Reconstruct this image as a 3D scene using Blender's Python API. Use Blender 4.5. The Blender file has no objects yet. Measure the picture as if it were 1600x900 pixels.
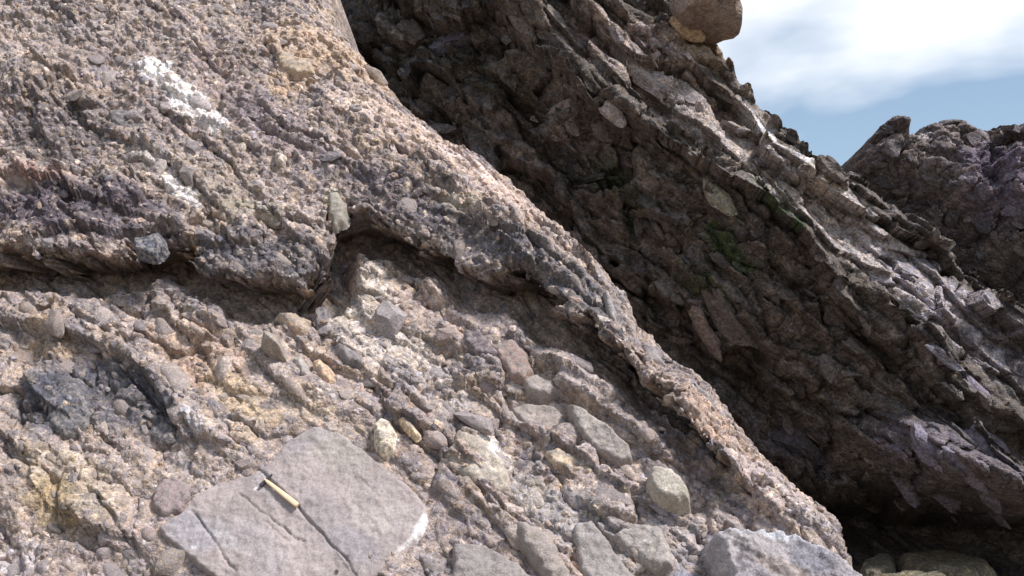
import bpy, bmesh, math, random
import numpy as np
from mathutils import Vector, Matrix, noise as mnoise

# ------------------------------------------------------------------ camera, sky, sun, exposure
scene = bpy.context.scene
COL = scene.collection
PITCH = math.radians(8.0)
FPX = 1800.0                                   # focal length in pixels of a 1600 px wide frame
CAM = np.array([0.0, 0.0, 1.6])
cd = bpy.data.cameras.new('camera'); cam = bpy.data.objects.new('camera', cd); COL.objects.link(cam)
cam.location = CAM; cam.rotation_euler = (math.pi / 2 + PITCH, 0, 0)
cd.sensor_width = 36.0; cd.lens = 36.0 * FPX / 1600.0; cd.clip_start = 0.05; cd.clip_end = 5000
scene.camera = cam

TO_SUN = Vector((0.50, -0.34, 0.80)).normalized()
SUN_EL = math.asin(TO_SUN.z); SUN_AZ = math.atan2(TO_SUN.x, TO_SUN.y)
world = bpy.data.worlds.new('World'); scene.world = world; world.use_nodes = True
nt = world.node_tree; nt.nodes.clear()
wo = nt.nodes.new('ShaderNodeOutputWorld'); bg = nt.nodes.new('ShaderNodeBackground')
sky = nt.nodes.new('ShaderNodeTexSky'); sky.sky_type = 'NISHITA'; sky.sun_disc = False
sky.sun_elevation = SUN_EL; sky.sun_rotation = SUN_AZ
sky.air_density = 1.3; sky.dust_density = 0.4; sky.ozone_density = 2.0
tc = nt.nodes.new('ShaderNodeTexCoord'); mp = nt.nodes.new('ShaderNodeMapping')
mp.inputs['Location'].default_value = (2.53, 0.12, 2.71); mp.inputs['Scale'].default_value = (1.0, 1.0, 2.6)
cn = nt.nodes.new('ShaderNodeTexNoise'); cn.inputs['Scale'].default_value = 2.2; cn.inputs['Detail'].default_value = 5
cn.inputs['Roughness'].default_value = 0.46; cn.inputs['Distortion'].default_value = 0.3
cr = nt.nodes.new('ShaderNodeValToRGB'); cr.color_ramp.elements[0].position = 0.47; cr.color_ramp.elements[1].position = 0.63
cr.color_ramp.elements[0].color = (0.06, 0.06, 0.06, 1); cr.color_ramp.elements[1].color = (1, 1, 1, 1)
mx = nt.nodes.new('ShaderNodeMix'); mx.data_type = 'RGBA'
mx.inputs[7].default_value = (9.5, 9.6, 9.8, 1)
nt.links.new(tc.outputs['Generated'], mp.inputs['Vector']); nt.links.new(mp.outputs[0], cn.inputs['Vector'])
nt.links.new(cn.outputs['Fac'], cr.inputs[0]); nt.links.new(cr.outputs[0], mx.inputs[0])
nt.links.new(sky.outputs[0], mx.inputs[6]); nt.links.new(mx.outputs[2], bg.inputs['Color'])
bg.inputs['Strength'].default_value = 0.12
nt.links.new(bg.outputs[0], wo.inputs['Surface'])

sl = bpy.data.lights.new('sun', 'SUN'); sun = bpy.data.objects.new('sun', sl); COL.objects.link(sun)
sl.energy = 4.3; sl.angle = math.radians(10.0); sl.color = (1.0, 0.975, 0.945)
sun.rotation_euler = (-TO_SUN).to_track_quat('-Z', 'Y').to_euler(); sun.location = (10, -8, 20)
scene.view_settings.view_transform = 'Standard'; scene.view_settings.look = 'None'
scene.view_settings.exposure = 0.22; scene.view_settings.gamma = 1.0; scene.view_settings.use_curve_mapping = False

# ------------------------------------------------------------------ numeric helpers
rng = random.Random(11)
def s2l(c):
    c = np.asarray(c, float) / 255.0
    return np.where(c <= 0.04045, c / 12.92, ((c + 0.055) / 1.055) ** 2.4) * COOL
COOL = np.array([0.915, 0.91, 0.96])             # white balance put into every surface colour: cooler and a little darker
FWD = np.array([0, math.cos(PITCH), math.sin(PITCH)]); UP = np.array([0, -math.sin(PITCH), math.cos(PITCH)]); RIGHT = np.array([1.0, 0, 0])
def ray(px, py):
    d = FWD + RIGHT * ((px - 800) / FPX) + UP * ((450 - py) / FPX)
    return d / np.linalg.norm(d)

def ihash(ix, iy, seed):
    h = (ix.astype(np.int64) * 374761393 + iy.astype(np.int64) * 668265263 + seed * 974634777) & 0xFFFFFFFF
    h = ((h ^ (h >> 13)) * 1274126177) & 0xFFFFFFFF
    h = ((h ^ (h >> 16)) * 2246822519) & 0xFFFFFFFF
    return (h ^ (h >> 15)) & 0xFFFFFFFF
_ga = np.linspace(0, 2 * np.pi, 256, endpoint=False); GX, GY = np.cos(_ga), np.sin(_ga)
def perlin(x, y, seed=0):
    x0 = np.floor(x); y0 = np.floor(y); fx = x - x0; fy = y - y0
    ix = x0.astype(np.int64); iy = y0.astype(np.int64)
    u = fx * fx * fx * (fx * (fx * 6 - 15) + 10); v = fy * fy * fy * (fy * (fy * 6 - 15) + 10)
    def g(dx, dy):
        k = ihash(ix + dx, iy + dy, seed) & 255
        return GX[k] * (fx - dx) + GY[k] * (fy - dy)
    a = g(0, 0); b = g(1, 0); c = g(0, 1); d = g(1, 1)
    return 1.4 * ((a * (1 - u) + b * u) * (1 - v) + (c * (1 - u) + d * u) * v)
def fbm(x, y, o=4, seed=0, gain=0.5, lac=2.03):
    s = 0; a = 1.0; f = 1.0; n = 0
    for k in range(o):
        s = s + a * perlin(x * f + 17.3 * k, y * f - 9.1 * k, seed + k); n += a; a *= gain; f *= lac
    return s / n
def voro(x, y, seed=0, jit=0.85):
    ix = np.floor(x).astype(np.int64); iy = np.floor(y).astype(np.int64)
    f1 = np.full(x.shape, 9.0); f2 = np.full(x.shape, 9.0); idh = np.zeros(x.shape, np.int64)
    vx = np.zeros(x.shape); vy = np.zeros(x.shape)
    for dx in (-1, 0, 1):
        for dy in (-1, 0, 1):
            h = ihash(ix + dx, iy + dy, seed)
            cx = ix + dx + 0.5 + jit * ((h & 1023) / 1023.0 - 0.5); cy = iy + dy + 0.5 + jit * (((h >> 10) & 1023) / 1023.0 - 0.5)
            ex = x - cx; ey = y - cy; d = np.sqrt(ex * ex + ey * ey)
            m = d < f1
            f2 = np.where(m, f1, np.minimum(f2, d)); f1 = np.where(m, d, f1)
            idh = np.where(m, h, idh); vx = np.where(m, ex, vx); vy = np.where(m, ey, vy)
    return f1, f2, idh, vx, vy
def rnd(idh, k):                                # a number 0..1 for each cell
    return (ihash(idh, idh >> 7, 77 + k) & 65535) / 65535.0
def sstep(a, b, x):
    t = np.clip((x - a) / (b - a), 0, 1); return t * t * (3 - 2 * t)
def pl_dist(pts, x, y, closed=False):
    """distance to a polyline, signed by the side of the nearest segment (positive on the left of its direction)"""
    best = np.full(x.shape, 1e9); sg = np.ones(x.shape)
    n = len(pts); rngk = range(n if closed else n - 1)
    for k in rngk:
        ax, ay = pts[k]; bx, by = pts[(k + 1) % n]
        dx, dy = bx - ax, by - ay; L = dx * dx + dy * dy + 1e-12
        t = np.clip(((x - ax) * dx + (y - ay) * dy) / L, 0, 1)
        ex = x - ax - t * dx; ey = y - ay - t * dy; d = ex * ex + ey * ey
        m = d < best - 1e-12
        best = np.where(m, d, best); sg = np.where(m, np.sign(dx * (y - ay) - dy * (x - ax)), sg)
    return np.sqrt(best), sg
def inside(pts, x, y):
    r = np.zeros(x.shape, bool); n = len(pts)
    for k in range(n):
        ax, ay = pts[k]; bx, by = pts[(k + 1) % n]
        if ay == by: continue
        c = ((ay > y) != (by > y)) & (x < (bx - ax) * (y - ay) / (by - ay) + ax)
        r ^= c
    return r
def poly_sd(pts, x, y):
    d, _ = pl_dist(pts, x, y, True)
    return np.where(inside(pts, x, y), d, -d)

# ------------------------------------------------------------------ materials
def nodes_of(name):
    m = bpy.data.materials.new(name); m.use_nodes = True; n = m.node_tree
    n.nodes.clear(); out = n.nodes.new('ShaderNodeOutputMaterial'); b = n.nodes.new('ShaderNodeBsdfPrincipled')
    n.links.new(b.outputs[0], out.inputs[0]); b.inputs['Specular IOR Level'].default_value = 0.25
    return m, n, b
def rock_material(name, src='attr', rough=0.88, bump=0.5, scale=1.0, speckle=0.5, dust=None, grains=(24, 60), gamp=0.5, gbump=0.5):
    m, n, b = nodes_of(name); L = n.links.new
    if src == 'attr':
        c = n.nodes.new('ShaderNodeAttribute'); c.attribute_name = 'Col'; cout = c.outputs['Color']
    else:
        c = n.nodes.new('ShaderNodeObjectInfo'); cout = c.outputs['Color']
    g = n.nodes.new('ShaderNodeNewGeometry'); pos = g.outputs['Position']
    def nz(s, det, r=0.6):
        t = n.nodes.new('ShaderNodeTexNoise'); t.inputs['Scale'].default_value = s * scale
        t.inputs['Detail'].default_value = det; t.inputs['Roughness'].default_value = r; L(pos, t.inputs['Vector']); return t
    n1 = nz(9, 4, 0.65); n2 = nz(70, 2, 0.7); n3 = nz(28, 3, 0.6)
    def mr(s, a0, a1, b0, b1):
        r = n.nodes.new('ShaderNodeMapRange'); r.inputs[1].default_value = a0; r.inputs[2].default_value = a1
        r.inputs[3].default_value = b0; r.inputs[4].default_value = b1; L(s, r.inputs[0]); return r.outputs[0]
    def mul(a, f):
        k = n.nodes.new('ShaderNodeVectorMath'); k.operation = 'SCALE'; L(a, k.inputs[0]); L(f, k.inputs['Scale']); return k.outputs[0]
    x = mul(cout, mr(n1.outputs['Fac'], 0.3, 0.7, 1 - 0.45 * speckle, 1 + 0.45 * speckle))
    x = mul(x, mr(n2.outputs['Fac'], 0.3, 0.7, 1 - 0.5 * speckle, 1 + 0.5 * speckle))
    # small grains of other rock in the mass, each with its own tone
    wv = n.nodes.new('ShaderNodeVectorMath'); wv.operation = 'MULTIPLY_ADD'; L(n3.outputs['Color'], wv.inputs[0]); wv.inputs[1].default_value = (0.035 / scale,) * 3; L(pos, wv.inputs[2])
    hb = None
    for q, gs in enumerate(grains):
        v = n.nodes.new('ShaderNodeTexVoronoi'); v.inputs['Scale'].default_value = gs * scale; L(wv.outputs[0], v.inputs['Vector'])
        sp = n.nodes.new('ShaderNodeSeparateColor'); L(v.outputs['Color'], sp.inputs[0])
        x = mul(x, mr(sp.outputs[0], 0, 1, 1 - 0.6 * gamp, 1 + 0.6 * gamp))
        tn = n.nodes.new('ShaderNodeMix'); tn.data_type = 'RGBA'; L(sp.outputs[1], tn.inputs[0]); tn.inputs[6].default_value = (1.0 + 0.14 * gamp, 1.0, 1.0 - 0.22 * gamp, 1); tn.inputs[7].default_value = (1.0 - 0.06 * gamp, 1.0 - 0.02 * gamp, 1.0 + 0.12 * gamp, 1)
        vm = n.nodes.new('ShaderNodeVectorMath'); vm.operation = 'MULTIPLY'; L(x, vm.inputs[0]); L(tn.outputs[2], vm.inputs[1]); x = vm.outputs[0]
        k = mr(v.outputs['Distance'], 0, 0.8, gbump / (q + 1), 0)
        if hb is None: hb = k
        else:
            ad = n.nodes.new('ShaderNodeMath'); L(hb, ad.inputs[0]); L(k, ad.inputs[1]); hb = ad.outputs[0]
    if dust is not None:                         # patches of the matrix still sticking to the stone
        k = n.nodes.new('ShaderNodeMix'); k.data_type = 'RGBA'; L(mr(n3.outputs['Fac'], 0.42, 0.60, 0.0, 0.8), k.inputs[0])
        L(x, k.inputs[6]); k.inputs[7].default_value = (*s2l(dust), 1); x = k.outputs[2]
    L(x, b.inputs['Base Color']); b.inputs['Roughness'].default_value = rough
    h = n.nodes.new('ShaderNodeMath'); h.operation = 'MULTIPLY_ADD'; L(n2.outputs['Fac'], h.inputs[0]); h.inputs[1].default_value = 0.5
    L(n3.outputs['Fac'], h.inputs[2])
    if hb is not None:
        ad = n.nodes.new('ShaderNodeMath'); L(h.outputs[0], ad.inputs[0]); L(hb, ad.inputs[1]); h = ad
    bp = n.nodes.new('ShaderNodeBump'); bp.inputs['Strength'].default_value = bump; bp.inputs['Distance'].default_value = 0.03 / scale
    L(h.outputs[0], bp.inputs['Height']); L(bp.outputs[0], b.inputs['Normal'])
    return m
M_NEAR = rock_material('conglomerate', bump=0.6, gamp=0.42, gbump=0.5)
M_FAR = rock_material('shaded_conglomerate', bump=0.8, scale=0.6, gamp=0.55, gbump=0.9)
M_STONE = rock_material('clast', 'obj', rough=0.85, bump=0.4, speckle=0.5, dust=(150, 140, 133), grains=(80,), gamp=0.45, gbump=0.25)
M_CLAST = rock_material('large_clast', rough=0.85, bump=0.4, speckle=0.5, dust=(156, 147, 138), grains=(80,), gamp=0.4, gbump=0.25)
M_STONE_FAR = rock_material('wall_clast', 'obj', rough=0.85, bump=0.6, scale=0.6, speckle=0.6, grains=(50,), gamp=0.5, gbump=0.4)
M_SLAB = rock_material('sandstone', rough=0.8, bump=0.22, speckle=0.34, grains=(140,), gamp=0.22, gbump=0.1)
M_BOULDER = rock_material('smooth_boulder', rough=0.8, bump=0.4, speckle=0.65, grains=(90,), gamp=0.2, gbump=0.1)

# ------------------------------------------------------------------ object helpers
def link(name, me, mat=None, parent=None, **props):
    o = bpy.data.objects.new(name, me); COL.objects.link(o)
    if parent is not None: o.parent = parent
    if mat is not None and len(me.materials) == 0: me.materials.append(mat)
    for k, v in props.items(): o[k] = v
    return o
def empty(name, label, cat, loc=(0, 0, 0), **props):
    o = bpy.data.objects.new(name, None); COL.objects.link(o); o.location = loc; o['label'] = label; o['category'] = cat; o['kind'] = 'thing'
    for k, v in props.items(): o[k] = v
    return o
def mesh_np(name, V, F, col=None, smooth=True):
    me = bpy.data.meshes.new(name); V = np.ascontiguousarray(V, np.float32); F = np.ascontiguousarray(F, np.int32)
    k = F.shape[1]
    me.vertices.add(len(V)); me.vertices.foreach_set('co', V.ravel())
    me.loops.add(F.size); me.loops.foreach_set('vertex_index', F.ravel())
    me.polygons.add(len(F)); me.polygons.foreach_set('loop_start', np.arange(0, F.size, k, dtype=np.int32))
    me.polygons.foreach_set('loop_total', np.full(len(F), k, np.int32))
    me.update(calc_edges=True)
    me.polygons.foreach_set('use_smooth', np.full(len(F), smooth, bool))
    if col is not None:
        a = me.attributes.new('Col', 'FLOAT_COLOR', 'POINT'); c4 = np.ones((len(V), 4), np.float32); c4[:, :3] = col
        a.data.foreach_set('color', c4.ravel())
    return me

def axis(lo, hi, step, mlo, mhi, mstep):        # fine inside the frame, coarser in the margins
    return np.concatenate([np.arange(lo - mlo, lo, mstep), np.arange(lo, hi, step), np.arange(hi, hi + mhi + mstep, mstep)])
class Surf:
    """a rock surface: a plane with its own origin and axes, and a height over it"""
    def __init__(s, o, n):
        s.o = np.array(o, float); s.n = np.array(n, float) / np.linalg.norm(n)
        s.u = np.cross([0, 0, 1.0], s.n); s.u /= np.linalg.norm(s.u); s.v = np.cross(s.n, s.u)
    def uv(s, px, py, h=0.0):
        d = ray(px, py); t = ((s.o + s.n * h - CAM) @ s.n) / (d @ s.n); p = CAM + d * t - s.o
        return float(p @ s.u), float(p @ s.v)
    def line(s, pts, h=0.0): return [s.uv(x, y, h) for x, y in pts]
    def ppm(s, px, py):                          # pixels per metre there
        d = ray(px, py); t = ((s.o - CAM) @ s.n) / (d @ s.n); return FPX / (t * (d @ FWD))
    def grid(s, us, vs): s.us, s.vs = us, vs; return np.meshgrid(us, vs)
    def look(s, H, u, v):
        i = int(np.clip(np.searchsorted(s.us, u) - 1, 0, len(s.us) - 2)); j = int(np.clip(np.searchsorted(s.vs, v) - 1, 0, len(s.vs) - 2))
        a = min(max((u - s.us[i]) / (s.us[i + 1] - s.us[i]), 0), 1); b = min(max((v - s.vs[j]) / (s.vs[j + 1] - s.vs[j]), 0), 1)
        return (H[j, i] * (1 - a) + H[j, i + 1] * a) * (1 - b) + (H[j + 1, i] * (1 - a) + H[j + 1, i + 1] * a) * b
    def hit(s, H, px, py):
        h = 0.0
        for _ in range(6):
            u, v = s.uv(px, py, h); h = 0.5 * h + 0.5 * s.look(H, u, v)
        return u, v, s.look(H, u, v)
    def pos(s, u, v, h): return s.o + s.u * u + s.v * v + s.n * h
    def mesh(s, name, H, C, keep, DU=0.0, DV=0.0):
        ny, nx = H.shape; U, V = np.meshgrid(s.us, s.vs); U = U + DU; V = V + DV
        P = s.o + U[..., None] * s.u + V[..., None] * s.v + H[..., None] * s.n
        q = keep[:-1, :-1] & keep[1:, :-1] & keep[:-1, 1:] & keep[1:, 1:]
        j, i = np.nonzero(q); a = j * nx + i
        F = np.stack([a, a + 1, a + nx + 1, a + nx], 1)
        used = np.zeros(ny * nx, bool); used[F.ravel()] = True; remap = np.cumsum(used) - 1
        return mesh_np(name, P.reshape(-1, 3)[used], remap[F], C.reshape(-1, 3)[used])
    def frame_at(s, H, u, v, e=0.12):            # smoothed local frame on the surface
        hu = (s.look(H, u + e, v) - s.look(H, u - e, v)) / (2 * e); hv = (s.look(H, u, v + e) - s.look(H, u, v - e)) / (2 * e)
        hu = max(-1.2, min(1.2, hu)); hv = max(-1.2, min(1.2, hv))
        n = s.n - s.u * hu - s.v * hv; n /= np.linalg.norm(n)
        t = s.u - n * (s.u @ n); t /= np.linalg.norm(t)
        return t, np.cross(n, t), n

# rotate to bedding coordinates: beds run down to the lower right of the picture
BA = math.radians(-38)
def bed(U, V, a=BA):
    return U * math.cos(a) + V * math.sin(a), -U * math.sin(a) + V * math.cos(a)      # t along the bed, q across it

def blend(C, w, col, amt=1.0):
    w = np.clip(w * amt, 0, 1)[..., None]; return C * (1 - w) + s2l(col) * w
def blob(S, U, V, px, py, rx, ry, ang=0, seed=0, rag=0.5, h=0.0):
    """ragged elliptical patch, given where it lies in the photograph and laid on the surface"""
    u, v = S.uv(px, py, h); k = S.ppm(px, py); a = math.radians(-ang)
    x = U - u; y = V - v; X = (x * math.cos(a) + y * math.sin(a)) * k / rx; Y = (-x * math.sin(a) + y * math.cos(a)) * k / ry
    m = (np.abs(X) < 2.2) & (np.abs(Y) < 2.2); r = np.zeros(U.shape)
    if m.any():
        d = np.sqrt(X[m] ** 2 + Y[m] ** 2) + rag * fbm(U[m] * 5, V[m] * 5, 5, 900 + seed, 0.65)
        r[m] = 1 - sstep(0.65, 1.15, d)
    return r
def cracks_along(H, U, V, n, seed, wd=(0.010, 0.022), dp=(0.03, 0.08), amp=(0.0, 0.07)):
    """short open cracks that follow the bedding, the upper lip standing a little proud"""
    r = random.Random(seed); N = U.size
    for _ in range(n):
        k = r.randrange(N); u, v = float(U.flat[k]), float(V.flat[k]); a = BA + r.gauss(0, 0.2); L = r.uniform(0.25, 1.1); pts = [(u, v)]; q = max(4, int(L / 0.12))
        for _ in range(q):
            a += r.gauss(0, 0.16); a += 0.2 * (BA - a); u += math.cos(a) * L / q; v += math.sin(a) * L / q; pts.append((u, v))
        xs = [p[0] for p in pts]; ys = [p[1] for p in pts]
        m = (U > min(xs) - 0.3) & (U < max(xs) + 0.3) & (V > min(ys) - 0.3) & (V < max(ys) + 0.3)
        if not m.any(): continue
        x, y = U[m], V[m]; jx = 0.03 * fbm(x * 6, y * 6, 3, seed); d, sg = pl_dist(pts, x + jx, y - jx)
        end = np.minimum(np.hypot(x - xs[0], y - ys[0]), np.hypot(x - xs[-1], y - ys[-1])); f = sstep(0.0, 0.18, end)
        H[m] += f * (np.where(sg > 0, r.uniform(*amp) * np.exp(-d / 0.10), 0) - r.uniform(*dp) * np.exp(-(d / r.uniform(*wd)) ** 2))
def fracture(U, V, size, asp, seed, a=BA, warp=0.25, tilt=0.5):
    """broken rock: cells drawn out along the bedding; gives height, joint groove, cell id"""
    t, q = bed(U, V, a); w = warp * size
    t = t + w * fbm(U / size, V / size, 3, seed + 50) * 2; q = q + w * fbm(U / size + 9, V / size, 3, seed + 60) * 2
    f1, f2, idh, vx, vy = voro(t / (size * asp), q / size, seed)
    ed = f2 - f1
    h = (rnd(idh, 1) - 0.5) + tilt * ((rnd(idh, 2) - 0.5) * vx * 2 + (rnd(idh, 3) - 0.35) * vy * 2)
    return h, ed, idh

# ------------------------------------------------------------------ stone prototypes
def rock_proto(seed, sub=2, cuts=10, cmin=0.55, cmax=0.92, amp=0.12):
    r = random.Random(seed); bm = bmesh.new(); bmesh.ops.create_icosphere(bm, subdivisions=sub, radius=1.0)
    planes = []
    for _ in range(cuts):
        d = Vector((r.gauss(0, 1), r.gauss(0, 1), r.gauss(0, 1))).normalized(); planes.append((d, r.uniform(cmin, cmax)))
    off = Vector((seed * 3.1, seed * 1.7, seed * 0.9))
    for v in bm.verts:
        p = v.co.copy()
        for d, k in planes:
            e = p.dot(d) - k
            if e > 0: p -= d * e * 0.96
        p += p.normalized() * amp * (mnoise.noise(p * 1.8 + off) + 0.5 * mnoise.noise(p * 4.5 + off))
        v.co = p
    mn = [min(v.co[i] for v in bm.verts) for i in range(3)]; mxx = [max(v.co[i] for v in bm.verts) for i in range(3)]
    for v in bm.verts:
        for i in range(3): v.co[i] = (v.co[i] - mn[i]) / (mxx[i] - mn[i]) * 2 - 1
    me = bpy.data.meshes.new('stone'); bm.to_mesh(me); bm.free()
    me.polygons.foreach_set('use_smooth', np.full(len(me.polygons), True)); me.set_sharp_from_angle(angle=math.radians(38))
    return me
def proto_set(mat, base):
    a = [rock_proto(base + k, 3, 13, 0.45, 0.85, 0.10) for k in range(14)]
    b = [rock_proto(base + 40 + k, 3, 5, 0.8, 0.98, 0.10) for k in range(8)]
    for m in a + b: m.materials.append(mat)
    return a, b
ANG, RND = proto_set(M_STONE, 100)
ANG_F, RND_F = proto_set(M_STONE_FAR, 300)
ANG_F = [rock_proto(500 + k, 3, 16, 0.35, 0.8, 0.22) for k in range(16)]
for _m in ANG_F: _m.materials.append(M_STONE_FAR)
def put_stone(S, H, parent, px, py, rx, ry, ang, col, me, lift=0.25, thick=0.6, name='stone', label=None, roll=0.0):
    """an embedded stone: half axes rx, ry in photograph pixels, laid on the surface where it shows"""
    u, v, h = S.hit(H, px, py); p = S.pos(u, v, h); k = FPX / ((p - CAM) @ FWD)
    t, b, n = S.frame_at(H, u, v); a = math.radians(-ang)
    ax = t * math.cos(a) + b * math.sin(a); ay = np.cross(n, ax)
    if roll: ay, n = ay * math.cos(roll) + n * math.sin(roll), n * math.cos(roll) - ay * math.sin(roll)
    sx, sy = rx / k, ry / k; sz = thick * min(sx, sy)
    c = p + n * (lift - 0.5) * sz * 1.0
    o = bpy.data.objects.new(name, me); COL.objects.link(o); o.parent = parent
    M = Matrix(((ax[0] * sx, ay[0] * sy, n[0] * sz, c[0]), (ax[1] * sx, ay[1] * sy, n[1] * sz, c[1]), (ax[2] * sx, ay[2] * sy, n[2] * sz, c[2]), (0, 0, 0, 1)))
    o.matrix_parent_inverse = Matrix.Identity(4); o.matrix_world = M; o.matrix_basis = parent.matrix_world.inverted() @ M
    o.color = (*s2l(col), 1)
    if label: o['label'] = label
    return o
_ICO = None
def gravel(S, H, parent, spots, name, mat, far=False):
    """pebbles too small to pick out, joined into one part. spots: (u, v, radius m, colour)"""
    V0 = []
    for sd in range(12):
        bm = bmesh.new(); bmesh.ops.create_icosphere(bm, subdivisions=1, radius=1.0); r = random.Random(sd)
        pl = [(Vector((r.gauss(0, 1), r.gauss(0, 1), r.gauss(0, 1))).normalized(), r.uniform(0.5, 0.9)) for _ in range(7)]
        for v in bm.verts:
            for d, k in pl:
                e = v.co.dot(d) - k
                if e > 0: v.co -= d * e
        V0.append(np.array([v.co[:] for v in bm.verts])); bm.faces.ensure_lookup_table()
        F0 = np.array([[v.index for v in f.verts] for f in bm.faces]); bm.free()
    Vs, Fs, Cs = [], [], []; r = random.Random(5); nb = 0
    for (u, v, rad, col) in spots:
        h = S.look(H, u, v); t, b, n = S.frame_at(H, u, v, 0.05); a = BA + r.uniform(-0.6, 0.6)
        ax = t * math.cos(a) + b * math.sin(a); ay = np.cross(n, ax); B = V0[r.randrange(12)]
        P = S.pos(u, v, h - 0.15 * rad) + np.outer(B[:, 0] * rad * r.uniform(1.0, 1.7), ax) + np.outer(B[:, 1] * rad * r.uniform(0.7, 1), ay) + np.outer(B[:, 2] * rad * 0.7, n)
        Vs.append(P); Fs.append(F0 + nb); nb += len(P); Cs.append(np.repeat([s2l(col)], len(P), 0))
    me = mesh_np(name, np.concatenate(Vs), np.concatenate(Fs), np.concatenate(Cs), smooth=False)
    return link(name, me, mat, parent, kind='stuff')
def poly_stone(S, H, parent, poly, col, thick=0.12, lift=0.06, edge=0.05, rough=0.02, cracks=(), name='stone', label=None, mat=None, step=0.012, tilt=(0, 0), steps=(), patches=(), seed=0, spread=0.05):
    """a stone whose outline is seen: its own face, rounded rim and cracks, sunk into the rock around it"""
    cx = sum(p[0] for p in poly) / len(poly); cy = sum(p[1] for p in poly) / len(poly)
    u0, v0, h0 = S.hit(H, cx, cy)
    smp = [S.look(H, u0 + a, v0 + b) for a in (-.15, 0, .15) for b in (-.15, 0, .15)]; h0 = float(np.median(smp))
    P = [S.uv(x, y, h0 + lift) for x, y in poly]
    us = np.arange(min(p[0] for p in P) - 0.03, max(p[0] for p in P) + 0.03, step); vs = np.arange(min(p[1] for p in P) - 0.03, max(p[1] for p in P) + 0.03, step)
    U, V = np.meshgrid(us, vs)
    sd = poly_sd(P, U, V) + 0.25 * edge * fbm(U * 14, V * 14, 3, 40 + seed) + 0.35 * edge * fbm(U * 4.5, V * 4.5, 3, 45 + seed)
    e = np.clip(sd / edge, 0, 1); prof = np.sqrt(np.clip(1 - (1 - e) ** 2, 0, 1))
    h = h0 + lift - thick + thick * prof + tilt[0] * (U - u0) + tilt[1] * (V - v0)
    h += rough * 2.2 * fbm(U * 3, V * 3, 4, 60 + seed) + rough * 0.8 * fbm(U * 16, V * 16, 4, 70 + seed, 0.6)
    C = np.ones(U.shape + (3,)) * s2l(col); C = C * (1 + spread * 3 * fbm(U * 2.5, V * 2.5, 4, 80 + seed))[..., None]
    for (pl, amp) in steps:
        d, sg = pl_dist([S.uv(x, y, h0) for x, y in pl], U, V); h += np.where(sg > 0, amp * np.exp(-d / 0.5), 0)
    for (pl, wd, dp) in cracks:
        d, sg = pl_dist([S.uv(x, y, h0 + lift) for x, y in pl], U + 0.03 * fbm(U * 6, V * 6, 4, 33 + seed, 0.6), V + 0.03 * fbm(U * 6 + 5, V * 6, 4, 34 + seed, 0.6))
        h -= dp * np.exp(-(d / wd) ** 2) * (0.55 + 0.9 * np.clip(0.5 + fbm(U * 5, V * 5, 2, 35 + seed), 0, 1))
    for (args, c, amt) in patches: C = blend(C, blob(S, U, V, *args, h=h0 + lift), c, amt)
    keep = sd > -1.6 * step; sv = (S.us, S.vs); S.us, S.vs = us, vs; me = S.mesh(name, h, C, keep); S.us, S.vs = sv
    o = link(name, me, mat or M_CLAST, parent)
    if label: o['label'] = label
    return o, (u0, v0, h0), h, us, vs

# ------------------------------------------------------------------ the near cliff: lower face and the ledge that hangs over it
p0 = CAM + ray(440, 775) * 9.0
NS = Surf(p0, (-0.07, -0.85, 0.52))
SLAB = [(236, 820), (278, 800), (300, 768), (345, 746), (390, 735), (418, 718), (440, 690), (488, 660), (535, 670), (575, 700), (620, 736), (655, 765), (672, 786), (672, 812), (655, 846), (622, 876), (592, 905), (560, 965), (380, 990), (335, 910), (290, 872), (252, 842)]
RIDGE = [(500, -90), (512, -20), (522, 30), (562, 78), (612, 132), (660, 178), (702, 212), (748, 238), (792, 268), (822, 302), (868, 348), (912, 388), (950, 432), (976, 462), (1002, 512), (1046, 556),
         (1110, 592), (1140, 628), (1172, 668), (1212, 702), (1262, 742), (1302, 772), (1322, 802), (1336, 838), (1340, 860), (1365, 905), (1395, 970), (1420, 1080)]
LEDGE = [(-420, 400), (-60, 412), (22, 420), (100, 427), (150, 420), (190, 412), (225, 400), (252, 388), (275, 392), (292, 404), (312, 426), (335, 444), (372, 455), (422, 455), (470, 458), (495, 450), (520, 436), (526, 400), (526, 362),
         (534, 338), (565, 345), (600, 362), (648, 392), (690, 402), (720, 428), (770, 442), (822, 452), (862, 492), (922, 528), (985, 566), (1012, 612), (1060, 652), (1092, 694), (1132, 728), (1160, 756), (1205, 786), (1262, 818), (1330, 842)]
ua = [NS.uv(x, y) for x in (-20, 1400) for y in (-20, 920)]
u_lo, u_hi = min(a[0] for a in ua), max(a[0] for a in ua); v_lo, v_hi = min(a[1] for a in ua), max(a[1] for a in ua)
us = axis(u_lo, u_hi, 0.0115, 2.2, 0.6, 0.06); vs = axis(v_lo, v_hi, 0.0115, 0.9, 1.2, 0.06)
U, V = NS.grid(us, vs); T, Q = bed(U, V)
ridge = NS.line(RIDGE); ledge = NS.line(LEDGE, 0.25)
dr, sr = pl_dist(ridge, U, V); dr = -dr * sr                                   # positive inside the cliff
dr = dr + 0.05 * fbm(U * 3.2, V * 3.2, 5, 5, 0.6) + 0.02 * fbm(U * 14, V * 14, 3, 6)
bpoly = ledge + [NS.uv(1338, 838)] + [ridge[k] for k in range(22, -1, -1)] + [NS.uv(480, -300), NS.uv(-420, -300)]
db0 = poly_sd(bpoly, U, V); dl, _ = pl_dist(ledge, U, V); inb = db0 > 0
db = np.where(inb | (dr < 0.12), dl * np.where(inb, 1, -1), -dl)
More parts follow.
